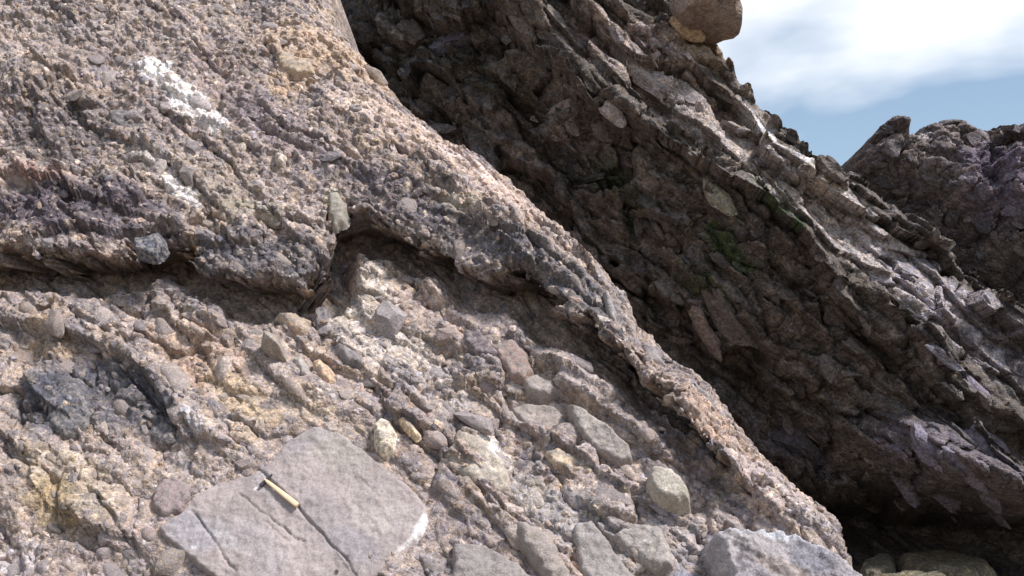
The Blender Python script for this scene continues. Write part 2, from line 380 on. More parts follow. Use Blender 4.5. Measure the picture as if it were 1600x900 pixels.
# where the ridge bounds the ledge the distance to its lower edge is what counts
db = np.where((~inb) & (dr < 0.10) & (V > 0.4), dl, db)
gv, gu = np.gradient(db, vs, us); gl = np.sqrt(gu * gu + gv * gv) + 1e-6; gu = np.where(gl < 2, gu / gl, 0); gv = np.where(gl < 2, gv / gl, 0)
db = db + 0.06 * fbm(U * 4, V * 4, 5, 15, 0.65) + 0.03 * fbm(U * 18, V * 18, 3, 16)
tail = 1 - sstep(NS.uv(1060, 660)[0], NS.uv(1230, 800)[0], U)                 # the overhang dies out towards the lower end
dbe = db + 0.10 * tail + 0.02                                                            # the rim hangs out, its underside runs back in
H0 = 0.16 * fbm(U * 0.55, V * 0.55, 3, 21) + 0.05 * fbm(U * 1.6, V * 1.6, 3, 22)
roll = np.where(dr < 0.55, -0.42 * ((0.55 - np.maximum(dr, 0)) / 0.55) ** 2, 0) - np.where(dr < 0, np.minimum(-dr * 9, 5.5), 0)
H0 = H0 + roll

# --- lower face
full = dict(tail=tail, U=U, V=V, T=T, Q=Q, db=db, dr=dr, H0=H0, dbe=dbe)
keepA = (dr > -0.78) & (db < 0.66); keepB = (dbe > -0.03) & (dr > -0.78)
def pick(m):                                     # work on the points of one surface only
    global U, V, T, Q, db, dr, H0, dbe, tail
    U, V, T, Q, db, dr, H0, dbe, tail = (full[k][m] for k in ('U', 'V', 'T', 'Q', 'db', 'dr', 'H0', 'dbe', 'tail'))
def unpick(m, H, C, *more):
    global U, V, T, Q, db, dr, H0, dbe, tail
    U, V, T, Q, db, dr, H0, dbe, tail = (full[k] for k in ('U', 'V', 'T', 'Q', 'db', 'dr', 'H0', 'dbe', 'tail'))
    Hf = H0.copy(); Hf[m] = H; Cf = np.ones(U.shape + (3,)) * 0.3; Cf[m] = C; out = [Hf, Cf]
    for x in more: y = np.zeros(U.shape); y[m] = x; out.append(y)
    return out
pick(keepA)
fh1, fe1, fi1 = fracture(U, V, 0.34, 2.2, 31); fh2, fe2, fi2 = fracture(U, V, 0.13, 1.7, 32); fh3, fe3, fi3 = fracture(U, V, 0.055, 1.5, 33)
m1 = sstep(-0.15, 0.25, fbm(U * 0.9, V * 0.9, 3, 35)); m2 = sstep(-0.2, 0.2, fbm(U * 1.5, V * 1.5, 3, 36))
def saw(Q, per, seed, wamp=0.35):
    x = Q / per + wamp * 2 * fbm(T * 0.9, Q * 2.0, 4, seed); return x - np.floor(x)
s1 = saw(Q, 0.55, 41); s2 = saw(Q, 0.17, 42, 0.5)
HA = H0 + 0.115 * fh1 * (0.4 + 0.6 * m1) - 0.045 * (1 - sstep(0.0, 0.10, fe1)) * (0.3 + 0.7 * m1)
HA += 0.05 * fh2 * (0.3 + 0.7 * m2) - 0.02 * (1 - sstep(0.0, 0.14, fe2)) * m2 + 0.010 * fh3 - 0.004 * (1 - sstep(0, 0.2, fe3))
HA += 0.075 * (1 - s1) * (0.3 + m1) + 0.022 * (1 - s2) * sstep(-0.1, 0.3, fbm(U * 1.1, V * 1.1, 3, 43))
dome = lambda e, w: np.sqrt(np.clip(e / w, 0, 1))
HA += 0.06 * dome(fe1, 0.45) * (rnd(fi1, 6) > 0.35) + 0.06 * dome(fe2, 0.45) * np.clip(rnd(fi2, 6) * 2 - 1, 0, 1) * m2 + 0.022 * dome(fe3, 0.5) * np.clip(rnd(fi3, 6) * 3 - 2, 0, 1)
HA += 0.012 * fbm(U * 9, V * 9, 4, 44, 0.65) + 0.006 * fbm(U * 32, V * 32, 2, 45)
STEPS_A = [([(-60, 505), (15, 515), (80, 525), (140, 545), (200, 572), (240, 602), (262, 640)], 0.17, 0.35),
           ([(285, 655), (310, 690), (345, 706), (385, 716)], 0.06, 0.12),
           ([(420, 585), (445, 610), (472, 636), (500, 656), (545, 668), (600, 712), (640, 745), (685, 782)], 0.10, 0.20),
           ([(720, 612), (760, 605), (815, 620), (885, 622), (950, 650), (995, 692)], 0.10, 0.25),
           ([(735, 752), (752, 770), (768, 792)], 0.06, 0.15), ([(755, 800), (790, 832), (842, 892), (870, 930)], 0.08, 0.15),
           ([(930, 812), (962, 838), (1002, 862)], 0.07, 0.15), ([(520, 535), (548, 572), (560, 580)], 0.05, 0.12),
           ([(640, 520), (700, 545), (730, 575)], 0.05, 0.15), ([(1040, 640), (1090, 700), (1140, 752)], 0.10, 0.12)]
for pl, amp, dec in STEPS_A:
    d, sg = pl_dist(NS.line(pl), U, V); HA += np.where(sg > 0, amp * np.exp(-d / dec), 0) - 0.03 * np.exp(-(d / 0.03) ** 2)
cracks_along(HA, U, V, 70, 401)
# the block lies level with the rock around it
sds = poly_sd(NS.line(SLAB, 0.05), U, V); w = sstep(-0.40, 0.0, sds); hs = float(np.median(HA[sds > 0])); HA = HA * (1 - w) + (hs + 0.3 * (HA - hs)) * w
# hollow under the ledge
HA -= (0.03 + 0.30 * tail) * sstep(-0.24, 0.05, db)
TAN = (166, 155, 148)
CA = np.ones(U.shape + (3,)) * s2l(TAN)
pal = [s2l(c) for c in ((180, 164, 150), (146, 140, 138), (170, 152, 144), (132, 124, 128), (190, 178, 166), (154, 138, 124), (116, 112, 116), (190, 168, 144))]
def celltint(C, idh, k, w):
    n = len(pal); ch = (rnd(idh, k) * n).astype(int) % n; P = np.array(pal)[ch]; return C * (1 - w[..., None]) + P * w[..., None]
CA = celltint(CA, fi1, 11, 0.35 * np.ones(U.shape)); CA = celltint(CA, fi2, 12, 0.4 * m2 + 0.15); CA = celltint(CA, fi3, 13, 0.3 * np.ones(U.shape))
CA = CA * (1 + 0.35 * fbm(U * 1.3, V * 1.3, 5, 51, 0.6))[..., None]
PATCH_A = [((150, 620, 130, 62, 12), (92, 92, 98), 0.85), ((80, 640, 60, 55, 0), (88, 90, 98), 0.7), ((250, 660, 40, 40, 0), (88, 88, 92), 0.8), ((85, 555, 70, 18, 5), (178, 156, 128), 0.6),
           ((120, 760, 120, 50, 30), (184, 170, 148), 0.6), ((90, 790, 60, 40, 40), (168, 146, 104), 0.6), ((320, 570, 120, 50, 35), (182, 156, 134), 0.6), ((380, 630, 90, 30, 35), (192, 172, 142), 0.7),
           ((565, 475, 70, 70, 40), (206, 195, 181), 0.8), ((610, 545, 90, 55, 40), (198, 188, 177), 0.75), ((480, 640, 90, 24, 36), (196, 178, 156), 0.6), ((690, 620, 60, 40, 40), (186, 178, 170), 0.6), ((700, 500, 120, 40, 40), (178, 160, 150), 0.4), ((770, 700, 26, 16, 50), (226, 222, 216), 0.95), ((790, 735, 12, 30, 5), (214, 208, 196), 0.8),
           ((930, 740, 90, 40, 30), (160, 148, 144), 0.5), ((900, 830, 120, 50, 40), (158, 154, 152), 0.6), ((1050, 850, 70, 40, 20), (140, 138, 142), 0.6), ((830, 780, 60, 30, 45), (170, 162, 152), 0.5),
           ((630, 600, 40, 26, 40), (120, 116, 120), 0.6), ((1040, 700, 90, 30, 40), (150, 138, 134), 0.6), ((30, 870, 40, 40, 0), (200, 192, 190), 0.6), ((420, 640, 16, 14, 0), (92, 90, 96), 0.8), ((390, 690, 40, 12, 35), (196, 176, 150), 0.6),
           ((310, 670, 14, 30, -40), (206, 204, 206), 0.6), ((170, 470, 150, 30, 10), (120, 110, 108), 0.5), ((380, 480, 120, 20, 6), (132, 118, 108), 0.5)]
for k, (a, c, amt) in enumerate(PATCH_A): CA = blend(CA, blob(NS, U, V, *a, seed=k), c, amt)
spk = sstep(0.25, 0.5, fbm(U * 22, V * 22, 2, 52)); CA = blend(CA, spk, (96, 88, 88), 0.35); spk = sstep(0.3, 0.5, fbm(U * 18, V * 18, 2, 53)); CA = blend(CA, spk, (214, 196, 172), 0.5)
JU_ = lambda U, V: 0.018 * fbm(U * 10, V * 10, 4, 46, 0.6)
JV_ = lambda U, V: 0.018 * fbm(U * 10 + 7, V * 10, 4, 48, 0.6)
JU, JV = JU_(U, V), JV_(U, V)
HA, CA, JU, JV = unpick(keepA, HA, CA, JU, JV)
cliff = empty('conglomerate_cliff', 'sunlit tan conglomerate face studded with stones below the overhanging ledge', 'cliff', tuple(NS.pos(0, 0, 0)))
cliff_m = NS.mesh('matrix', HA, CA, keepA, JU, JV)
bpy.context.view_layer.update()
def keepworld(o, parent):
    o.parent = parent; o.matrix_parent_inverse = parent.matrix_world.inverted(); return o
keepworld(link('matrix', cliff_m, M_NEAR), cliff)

# --- ledge
pick(keepB); guB, gvB = gu[keepB], gv[keepB]
gh1, ge1, gi1 = fracture(U, V, 0.42, 2.0, 61, BA + 0.15); gh2, ge2, gi2 = fracture(U, V, 0.15, 1.9, 62, BA + 0.1); gh3, ge3, gi3 = fracture(U, V, 0.05, 1.5, 63)
dark = np.clip(sum(blob(NS, U, V, *a, seed=70 + k) for k, a in enumerate([(120, 340, 150, 70, 5), (90, 210, 110, 80, 30), (400, 400, 130, 55, 5), (640, 300, 120, 55, 35), (840, 420, 130, 60, 38)])), 0, 1)
dbe = dbe + (0.13 * (rnd(gi2, 5) - 0.6) + 0.05 * (rnd(gi3, 5) - 0.5)) * sstep(0.45, 0.05, dbe)
TB = (0.38 + 0.10 * fbm(U * 0.8, V * 0.8, 2, 64)) * (0.35 + 0.65 * tail)
HB = H0 - 0.32 + (TB + 0.32) * (1 - np.exp(-np.maximum(dbe, 0) / 0.055)) - 0.10 * sstep(0.5, 2.0, db)
n1 = sstep(-0.2, 0.2, fbm(U * 1.1, V * 1.1, 3, 65))
HB += 0.11 * gh1 * (0.35 + 0.65 * dark) - 0.05 * (1 - sstep(0, 0.10, ge1)) * (0.2 + 0.8 * dark) + 0.075 * gh2 * (0.35 + 0.45 * n1 + 0.5 * dark) - 0.025 * (1 - sstep(0, 0.14, ge2)) * (0.2 + 0.8 * dark)
HB += 0.032 * gh3 - 0.012 * (1 - sstep(0, 0.2, ge3)) + 0.026 * fbm(U * 7, V * 7, 5, 66, 0.68) + 0.008 * fbm(U * 30, V * 30, 2, 67)
HB += 0.06 * dome(ge2, 0.45) * np.clip(rnd(gi2, 6) * 2 - 1, 0, 1) * n1 + 0.032 * dome(ge3, 0.5) * np.clip(rnd(gi3, 6) * 3 - 2, 0, 1)
s3 = saw(Q + 0.25 * T, 0.45, 68); s4 = saw(Q + 0.1 * T, 0.15, 69, 0.5)
HB += 0.07 * (1 - s3) * (0.25 + dark) + 0.022 * (1 - s4) * (0.4 + 0.6 * dark)
for a in ((250, 118, 50, 18, 48), (298, 168, 52, 22, 50), (340, 200, 34, 16, 45), (285, 305, 50, 12, 45)): HB += 0.03 * blob(NS, U, V, *a, seed=3, h=0.3) * (0.6 + fbm(U * 12, V * 12, 3, 91))
pits = sstep(0.30, 0.5, fbm(U * 11, V * 14, 2, 71)) * sstep(0.9, 0.2, dr); HB -= 0.035 * pits
STEPS_B = [([(-60, 270), (30, 285), (95, 300), (150, 330), (200, 345)], 0.14, 0.25), ([(60, 395), (120, 372), (185, 385), (250, 372)], 0.12, 0.2), ([(180, 215), (250, 250), (300, 285), (340, 330)], 0.08, 0.2),
           ([(425, 85), (450, 104), (490, 112)], 0.05, 0.10), ([(330, 200), (390, 235), (440, 250)], 0.05, 0.15), ([(700, 345), (760, 370), (830, 395), (900, 440)], 0.07, 0.2), ([(820, 430), (880, 450), (930, 480)], 0.08, 0.15),
           ([(20, 150), (90, 165), (150, 200)], 0.06, 0.15), ([(540, 85), (580, 118), (612, 135)], 0.06, 0.08)]
for pl, amp, dec in STEPS_B:
    d, sg = pl_dist(NS.line(pl, 0.3), U, V); HB += np.where(sg > 0, amp * np.exp(-d / dec), 0) - 0.03 * np.exp(-(d / 0.03) ** 2)
cracks_along(HB, U, V, 80, 402)
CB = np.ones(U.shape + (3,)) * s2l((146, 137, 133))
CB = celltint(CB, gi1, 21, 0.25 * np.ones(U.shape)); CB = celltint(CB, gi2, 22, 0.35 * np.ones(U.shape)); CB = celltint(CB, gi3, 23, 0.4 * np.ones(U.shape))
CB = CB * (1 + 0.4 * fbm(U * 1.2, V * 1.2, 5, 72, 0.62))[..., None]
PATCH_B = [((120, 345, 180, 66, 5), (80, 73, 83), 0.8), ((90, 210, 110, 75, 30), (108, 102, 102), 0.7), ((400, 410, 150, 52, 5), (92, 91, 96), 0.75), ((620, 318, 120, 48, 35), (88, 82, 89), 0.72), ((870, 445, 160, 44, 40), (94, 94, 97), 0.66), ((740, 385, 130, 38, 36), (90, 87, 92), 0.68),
           ((500, 70, 130, 60, 35), (196, 172, 146), 0.65), ((460, 120, 40, 60, 0), (200, 172, 142), 0.5), ((640, 190, 110, 45, 42), (198, 178, 162), 0.7), ((790, 290, 90, 45, 45), (196, 176, 162), 0.7), ((880, 370, 60, 25, 45), (182, 168, 158), 0.5),
           ((250, 118, 56, 21, 48), (250, 246, 240), 1.0), ((298, 168, 58, 25, 50), (248, 243, 237), 1.0), ((340, 200, 40, 20, 45), (236, 230, 225), 0.9), ((285, 305, 56, 15, 45), (236, 231, 225), 0.95), ((255, 265, 40, 12, 40), (214, 208, 202), 0.7), ((230, 250, 60, 18, 30), (190, 182, 174), 0.5),
           ((60, 285, 60, 18, 12), (160, 124, 112), 0.6), ((520, 318, 16, 26, 0), (170, 160, 130), 0.7), ((350, 300, 120, 50, 30), (160, 150, 138), 0.5), ((400, 345, 60, 20, 10), (170, 166, 146), 0.5), ((280, 400, 30, 12, -20), (186, 146, 96), 0.6),
           ((720, 330, 40, 20, 30), (176, 170, 150), 0.5), ((1000, 570, 60, 40, 45), (170, 152, 138), 0.5), ((1110, 650, 80, 40, 45), (178, 152, 132), 0.6), ((1200, 740, 80, 40, 40), (186, 172, 166), 0.7), ((1290, 800, 50, 40, 40), (182, 176, 176), 0.7),
           ((350, 130, 90, 40, 40), (168, 152, 148), 0.5), ((430, 200, 120, 40, 40), (136, 124, 128), 0.6), ((560, 170, 60, 26, 42), (214, 196, 182), 0.7), ((730, 250, 70, 26, 40), (214, 196, 184), 0.7), ((200, 60, 160, 30, 10), (176, 164, 158), 0.5)]
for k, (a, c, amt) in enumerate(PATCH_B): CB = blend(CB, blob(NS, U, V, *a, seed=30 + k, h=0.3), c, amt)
CB = blend(CB, pits, (120, 100, 92), 0.5)
spk = sstep(0.2, 0.5, fbm(U * 20, V * 20, 2, 73)); CB = blend(CB, spk, (84, 78, 80), 0.45); spk = sstep(0.26, 0.5, fbm(U * 17, V * 17, 2, 74)); CB = blend(CB, spk, (224, 206, 186), 0.6)
UC = 0.50 * (0.1 + 0.9 * tail) * np.exp(-np.maximum(dbe, 0) / 0.055); JU = JU_(U, V) + guB * UC; JV = JV_(U, V) + gvB * UC
HB, CB, JU, JV = unpick(keepB, HB, CB, JU, JV)
ledge_o = empty('rock_ledge', 'rough overhanging conglomerate ledge running diagonally down to the boulder, white quartz streak on it', 'rock ledge', tuple(NS.pos(0, 2, 0.3)))
bpy.context.view_layer.update()
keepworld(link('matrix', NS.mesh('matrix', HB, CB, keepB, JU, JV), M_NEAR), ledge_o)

# stones with an outline of their own on the lower face
def pstone(parent, H, poly, col, **k):
    if k.get('name') != 'sandstone_block':
        k['lift'] = k.get('lift', 0.06) * 1.05; k['edge'] = k.get('edge', 0.05) * 1.2; k.setdefault('spread', 0.14); k.setdefault('rough', 0.028)
    r = poly_stone(NS, H, None, poly, col, **k); keepworld(r[0], parent); return r
cracks = [([(400, 728), (420, 748), (447, 772), (475, 802), (505, 835), (545, 880), (570, 925)], 0.006, 0.026), ([(372, 772), (405, 798), (440, 822), (476, 846)], 0.005, 0.020), ([(410, 815), (440, 835), (452, 845)], 0.005, 0.015), ([(298, 798), (325, 828), (345, 862), (368, 890)], 0.006, 0.022),
          ([(560, 745), (590, 775), (610, 800)], 0.005, 0.006), ([(545, 770), (575, 812)], 0.005, 0.005)]
r = pstone(cliff, HA, SLAB, (164, 152, 146), thick=0.28, lift=0.045, edge=0.05, rough=0.018, spread=0.09, cracks=cracks, name='sandstone_block', mat=M_SLAB, label='large smooth grey sandstone block with the hammer lying on it', steps=[([(400, 728), (447, 772), (505, 835), (570, 925)], 0.010)],
           patches=[((662, 820, 12, 34, 25, 1, 0.4), (226, 222, 218), 0.95), ((638, 852, 26, 9, -42, 2, 0.4), (220, 212, 204), 0.8), ((300, 830, 50, 30, 30, 3), (160, 158, 162), 0.5), ((520, 700, 90, 30, 35, 4), (172, 164, 150), 0.5), ((420, 760, 20, 40, -35, 5), (176, 170, 168), 0.35), ((500, 800, 120, 30, 35, 6), (160, 150, 148), 0.5), ((400, 850, 80, 30, 40, 7), (176, 166, 164), 0.5), ((590, 800, 50, 40, 30, 8), (178, 168, 160), 0.5), ((400, 764, 4, 4, 0, 9), (226, 222, 220), 0.9), ((470, 690, 60, 22, -30, 10), (150, 142, 142), 0.5), ((550, 850, 60, 30, 30, 11), (150, 144, 146), 0.45), ((345, 835, 40, 16, 40, 12), (176, 172, 170), 0.5), ((525, 893, 4, 5, 0, 13), (60, 54, 52), 0.9), ((300, 855, 6, 4, 0, 14), (210, 206, 200), 0.7)], step=0.009)
SLAB_INFO = r
DISC = [(1008, 735), (1014, 722), (1028, 718), (1050, 724), (1068, 738), (1082, 758), (1080, 776), (1062, 783), (1040, 780), (1022, 770), (1010, 755)]
pstone(cliff, HA, DISC, (182, 172, 156), thick=0.26, lift=0.20, edge=0.05, rough=0.008, spread=0.05, mat=M_BOULDER, label='pale round flat cobble standing proud of the rock face', step=0.007, seed=3, name='cobble')
pstone(cliff, HA, [(884, 625), (912, 632), (950, 660), (986, 690), (990, 712), (968, 722), (930, 700), (898, 662)], (166, 156, 146), thick=0.2, lift=0.10, edge=0.03, seed=4, tilt=(0.1, 0.1))
pstone(cliff, HA, [(790, 632), (830, 624), (872, 630), (890, 655), (912, 688), (922, 708), (890, 700), (850, 680), (810, 660)], (158, 146, 136), thick=0.2, lift=0.06, edge=0.04, seed=5, patches=[((900, 688, 20, 18, 40, 5), (186, 150, 106), 0.8)])
pstone(cliff, HA, [(848, 702), (872, 696), (905, 712), (930, 730), (922, 740), (890, 734), (862, 722)], (206, 184, 156), thick=0.12, lift=0.06, edge=0.03, seed=6)
pstone(cliff, HA, [(704, 842), (760, 846), (812, 872), (840, 905), (830, 970), (700, 970)], (140, 132, 128), thick=0.2, lift=0.08, edge=0.04, seed=7)
pstone(cliff, HA, [(800, 806), (824, 806), (865, 836), (895, 880), (908, 925), (880, 940), (840, 890), (812, 850)], (160, 148, 138), thick=0.2, lift=0.08, edge=0.06, seed=8)
pstone(cliff, HA, [(893, 812), (925, 806), (960, 845), (985, 882), (1015, 925), (990, 950), (920, 930), (896, 870)], (150, 143, 138), thick=0.2, lift=0.07, edge=0.05, seed=9)
pstone(cliff, HA, [(952, 832), (985, 810), (1030, 815), (1052, 850), (1055, 885), (1030, 890), (1000, 872), (968, 852)], (174, 165, 156), thick=0.16, lift=0.06, edge=0.05, seed=10)
pstone(cliff, HA, [(1040, 880), (1062, 862), (1090, 875), (1105, 905), (1100, 950), (1050, 950)], (140, 138, 146), thick=0.16, lift=0.06, edge=0.05, seed=11)
pstone(cliff, HA, [(240, 745), (272, 732), (300, 752), (302, 770), (285, 798), (248, 810), (232, 790)], (146, 128, 126), thick=0.16, lift=0.04, edge=0.05, seed=12)
pstone(cliff, HA, [(412, 492), (425, 474), (455, 470), (482, 486), (490, 510), (480, 526), (450, 528), (436, 510)], (182, 162, 140), thick=0.4, lift=0.36, edge=0.11, rough=0.006, name='cobble', label='rounded tan cobble with an orange flank under the ledge', patches=[((452, 512, 14, 14, 0, 9), (198, 160, 124), 0.7)], cracks=[([(430, 480), (455, 484), (476, 496)], 0.012, 0.02)], seed=13, step=0.008)
pstone(cliff, HA, [(394, 520), (404, 504), (424, 504), (440, 522), (438, 536), (420, 538), (402, 532)], (168, 156, 142), thick=0.36, lift=0.27, edge=0.08, name='cobble', seed=14, step=0.008)
pstone(cliff, HA, [(487, 478), (512, 473), (518, 500), (510, 520), (490, 514)], (108, 104, 110), thick=0.3, lift=0.26, edge=0.03, seed=15, step=0.008)
pstone(cliff, HA, [(518, 530), (540, 526), (562, 545), (574, 566), (560, 574), (538, 566), (520, 548)], (130, 124, 122), thick=0.16, lift=0.09, edge=0.06, seed=16)
pstone(cliff, HA, [(722, 516), (750, 512), (772, 530), (782, 548), (768, 556), (740, 548), (722, 532)], (112, 100, 104), thick=0.14, lift=0.08, edge=0.04, seed=17)
pstone(cliff, HA, [(770, 540), (800, 520), (826, 545), (836, 575), (818, 592), (796, 584), (778, 562)], (160, 136, 126), thick=0.16, lift=0.08, edge=0.05, seed=18)
pstone(cliff, HA, [(812, 592), (840, 576), (868, 590), (878, 608), (852, 618), (822, 612)], (170, 158, 150), thick=0.16, lift=0.07, edge=0.05, seed=19)
pstone(cliff, HA, [(582, 660), (594, 646), (610, 652), (620, 672), (616, 698), (600, 708), (584, 696), (580, 676)], (240, 224, 196), thick=0.14, lift=0.09, edge=0.05, name='quartz_pebble', label='bright cream quartz pebble above the sandstone block', seed=20, step=0.007)
pstone(cliff, HA, [(622, 652), (632, 648), (644, 660), (656, 676), (648, 682), (634, 668)], (232, 206, 168), thick=0.08, lift=0.05, edge=0.03, name='quartz_pebble', seed=21, step=0.007)
pstone(cliff, HA, [(484, 560), (500, 554), (520, 575), (528, 596), (512, 602), (494, 586)], (216, 180, 144), thick=0.12, lift=0.06, edge=0.05, seed=22, step=0.008)
pstone(cliff, HA, [(452, 556), (470, 552), (500, 590), (508, 612), (490, 612), (466, 585)], (176, 168, 158), thick=0.12, lift=0.05, edge=0.05, seed=23, step=0.008)
pstone(cliff, HA, [(62, 606), (120, 596), (150, 640), (140, 668), (96, 684), (70, 660)], (98, 96, 98), thick=0.14, lift=0.02, edge=0.06, seed=24)
pstone(cliff, HA, [(225, 655), (255, 650), (280, 668), (278, 692), (248, 700), (228, 682)], (94, 90, 92), thick=0.14, lift=0.03, edge=0.06, seed=25)
pstone(cliff, HA, [(700, 690), (716, 664), (760, 680), (790, 716), (800, 760), (770, 772), (730, 748), (690, 720)], (186, 174, 156), thick=0.14, lift=0.04, edge=0.06, seed=26, patches=[((778, 700, 20, 14, 50, 6), (236, 234, 230), 1.0)])
pstone(cliff, HA, [(930, 576), (945, 582), (975, 612), (992, 630), (978, 632), (950, 614)], (196, 172, 152), thick=0.1, lift=0.07, edge=0.03, seed=27, step=0.008)
# and on the ledge
pstone(ledge_o, HB, [(968, 492), (982, 484), (996, 500), (998, 522), (984, 528), (970, 510)], (166, 150, 138), thick=0.2, lift=0.10, edge=0.06, name='cobble', seed=31, step=0.008)
pstone(ledge_o, HB, [(996, 530), (1016, 524), (1036, 545), (1044, 566), (1024, 574), (1002, 560)], (140, 132, 130), thick=0.2, lift=0.10, edge=0.06, name='cobble', seed=32, step=0.008)
pstone(ledge_o, HB, [(940, 456), (952, 452), (962, 480), (966, 500), (954, 500), (944, 478)], (160, 154, 150), thick=0.14, lift=0.10, edge=0.03, seed=33, step=0.008)
pstone(ledge_o, HB, [(1078, 598), (1094, 594), (1114, 614), (1120, 632), (1102, 636), (1084, 620)], (140, 134, 132), thick=0.14, lift=0.08, edge=0.05, name='cobble', seed=34, step=0.008)
pstone(ledge_o, HB, [(205, 372), (248, 358), (256, 378), (240, 396), (210, 390)], (84, 88, 98), thick=0.14, lift=0.08, edge=0.03, seed=35, step=0.009)
pstone(ledge_o, HB, [(166, 170), (196, 168), (226, 188), (224, 204), (190, 200), (170, 186)], (110, 106, 106), thick=0.12, lift=0.05, edge=0.03, seed=36)
pstone(ledge_o, HB, [(424, 236), (436, 232), (446, 240), (444, 252), (430, 254)], (210, 196, 178), thick=0.12, lift=0.08, edge=0.04, seed=37, step=0.007, name='cobble')
pstone(ledge_o, HB, [(426, 82), (452, 80), (486, 96), (492, 112), (462, 114), (440, 102)], (204, 180, 150), thick=0.10, lift=0.05, edge=0.03, seed=38)
pstone(ledge_o, HB, [(508, 300), (528, 292), (540, 310), (538, 335), (520, 350), (508, 330)], (160, 152, 136), thick=0.14, lift=0.06, edge=0.06, seed=39)

# scattered clasts
def scatter(S, H, parent, n, region, size, cols, protos, angle=38, dang=22, seed=0, lift=(0.1, 0.6), avoid=(), asp=(0.4, 0.8), thick=(0.5, 0.9), roll=(0, 0)):
    r = random.Random(seed); done = []; tries = 0
    sizes = sorted((size(r) for _ in range(n)), reverse=True)
    while sizes and tries < n * 60:
        tries += 1; px, py = r.uniform(region[0], region[2]), r.uniform(region[1], region[3]); rx = sizes[0]
        if not any_ok(S, px, py, parent): continue
        if any((px - a) ** 2 + (py - b) ** 2 < (0.8 * (rx + c)) ** 2 for a, b, c in done): continue
        if any(inside_pt(p, px, py) for p in avoid): continue
        done.append((px, py, rx)); sizes.pop(0)
        ang, rd, frac = protos; me = r.choice(rd) if r.random() < frac else r.choice(ang)
        c = cols(px, py, r); k = r.uniform(0.80, 1.14); c = tuple(min(255, x * k) for x in c)
        put_stone(S, H, parent, px, py, rx, rx * r.uniform(*asp), angle + r.gauss(0, dang), c, me, r.uniform(*lift), r.uniform(*thick), roll=r.uniform(*roll))
def inside_pt(p, x, y): return bool(inside(p, np.array([float(x)]), np.array([float(y)]))[0])
BP = LEDGE + [RIDGE[k] for k in range(22, -1, -1)] + [(480, -300), (-420, -300)]
AP = LEDGE[::-1] + [(-420, 1080)] + [(1420, 1080), (1365, 905), (1340, 860)]
def any_ok(S, px, py, parent):
    if parent is cliff:
        if not inside_pt(AP, px, py): return False
        u, v, h = NS.hit(HA, px, py); return NS.look(db, u, v) < -0.05 and NS.look(dr, u, v) > 0.1
    if parent is ledge_o:
        if not inside_pt(BP, px, py): return False
        u, v, h = NS.hit(HB, px, py); return NS.look(db, u, v) > 0.10 and NS.look(dr, u, v) > 0.03
    return FAR_OK(px, py, parent)
def sampler(S, H, Cc, palette, mixf):
    def f(px, py, r):
        u, v, h = S.hit(H, px, py); i = min(np.searchsorted(S.us, u), len(S.us) - 1); j = min(np.searchsorted(S.vs, v), len(S.vs) - 1)
        b = np.clip(Cc[j, i], 0, 1); b = np.where(b <= 0.0031308, b * 12.92, 1.055 * b ** (1 / 2.4) - 0.055) * 255
        p = r.choice(palette); return tuple(b * (1 - mixf) + np.array(p) * mixf)
    return f
PAL_N = [(186, 170, 152), (150, 142, 138), (176, 150, 134), (128, 122, 124), (200, 184, 164), (164, 140, 116), (108, 104, 110), (208, 186, 156), (170, 164, 158)]
lognorm = lambda lo, mu, sg, hi: (lambda r: min(hi, lo + r.lognormvariate(mu, sg)))
scatter(NS, HA, cliff, 255, (0, 340, 1360, 920), lognorm(5, 1.9, 0.75, 38), sampler(NS, HA, CA, PAL_N, 0.4), (ANG, RND, 0.4), seed=1, avoid=[SLAB, DISC], lift=(-0.25, 0.35))
scatter(NS, HB, ledge_o, 260, (0, 0, 1340, 850), lognorm(4, 1.6, 0.7, 24), sampler(NS, HB, CB, PAL_N, 0.45), (ANG, RND, 0.25), seed=2, lift=(-0.2, 0.4))
def gravel_spots(n, H, Cc, test, seed, rmin, rmax, palette):
    r = random.Random(seed); out = []
    smp = sampler(NS, H, Cc, palette, 0.5)
    while len(out) < n:
        i = r.randrange(len(NS.us)); j = r.randrange(len(NS.vs))
        if not (u_lo < NS.us[i] < u_hi and v_lo < NS.vs[j] < v_hi) or not test(j, i): continue
        b = np.clip(Cc[j, i], 0, 1); b = np.where(b <= 0.0031308, b * 12.92, 1.055 * b ** (1 / 2.4) - 0.055) * 255
        p = np.array(r.choice(palette)); k = r.uniform(0.8, 1.2)
        out.append((NS.us[i], NS.vs[j], rmin + (rmax - rmin) * r.random() ** 2.5, np.clip((b * 0.5 + p * 0.5) * k, 0, 255)))
    return out
slab_uv = NS.line(SLAB, 0.05); inslab = poly_sd(slab_uv, U, V) > 0.05
keepworld(gravel(NS, HA, None, gravel_spots(1700, HA, CA, lambda j, i: db[j, i] < -0.03 and dr[j, i] > 0.05 and not inslab[j, i], 3, 0.012, 0.042, PAL_N), 'gravel', M_NEAR), cliff)
keepworld(gravel(NS, HB, None, gravel_spots(3600, HB, CB, lambda j, i: db[j, i] > 0.06 and dr[j, i] > -0.02, 4, 0.010, 0.042, PAL_N), 'gravel', M_NEAR), ledge_o)

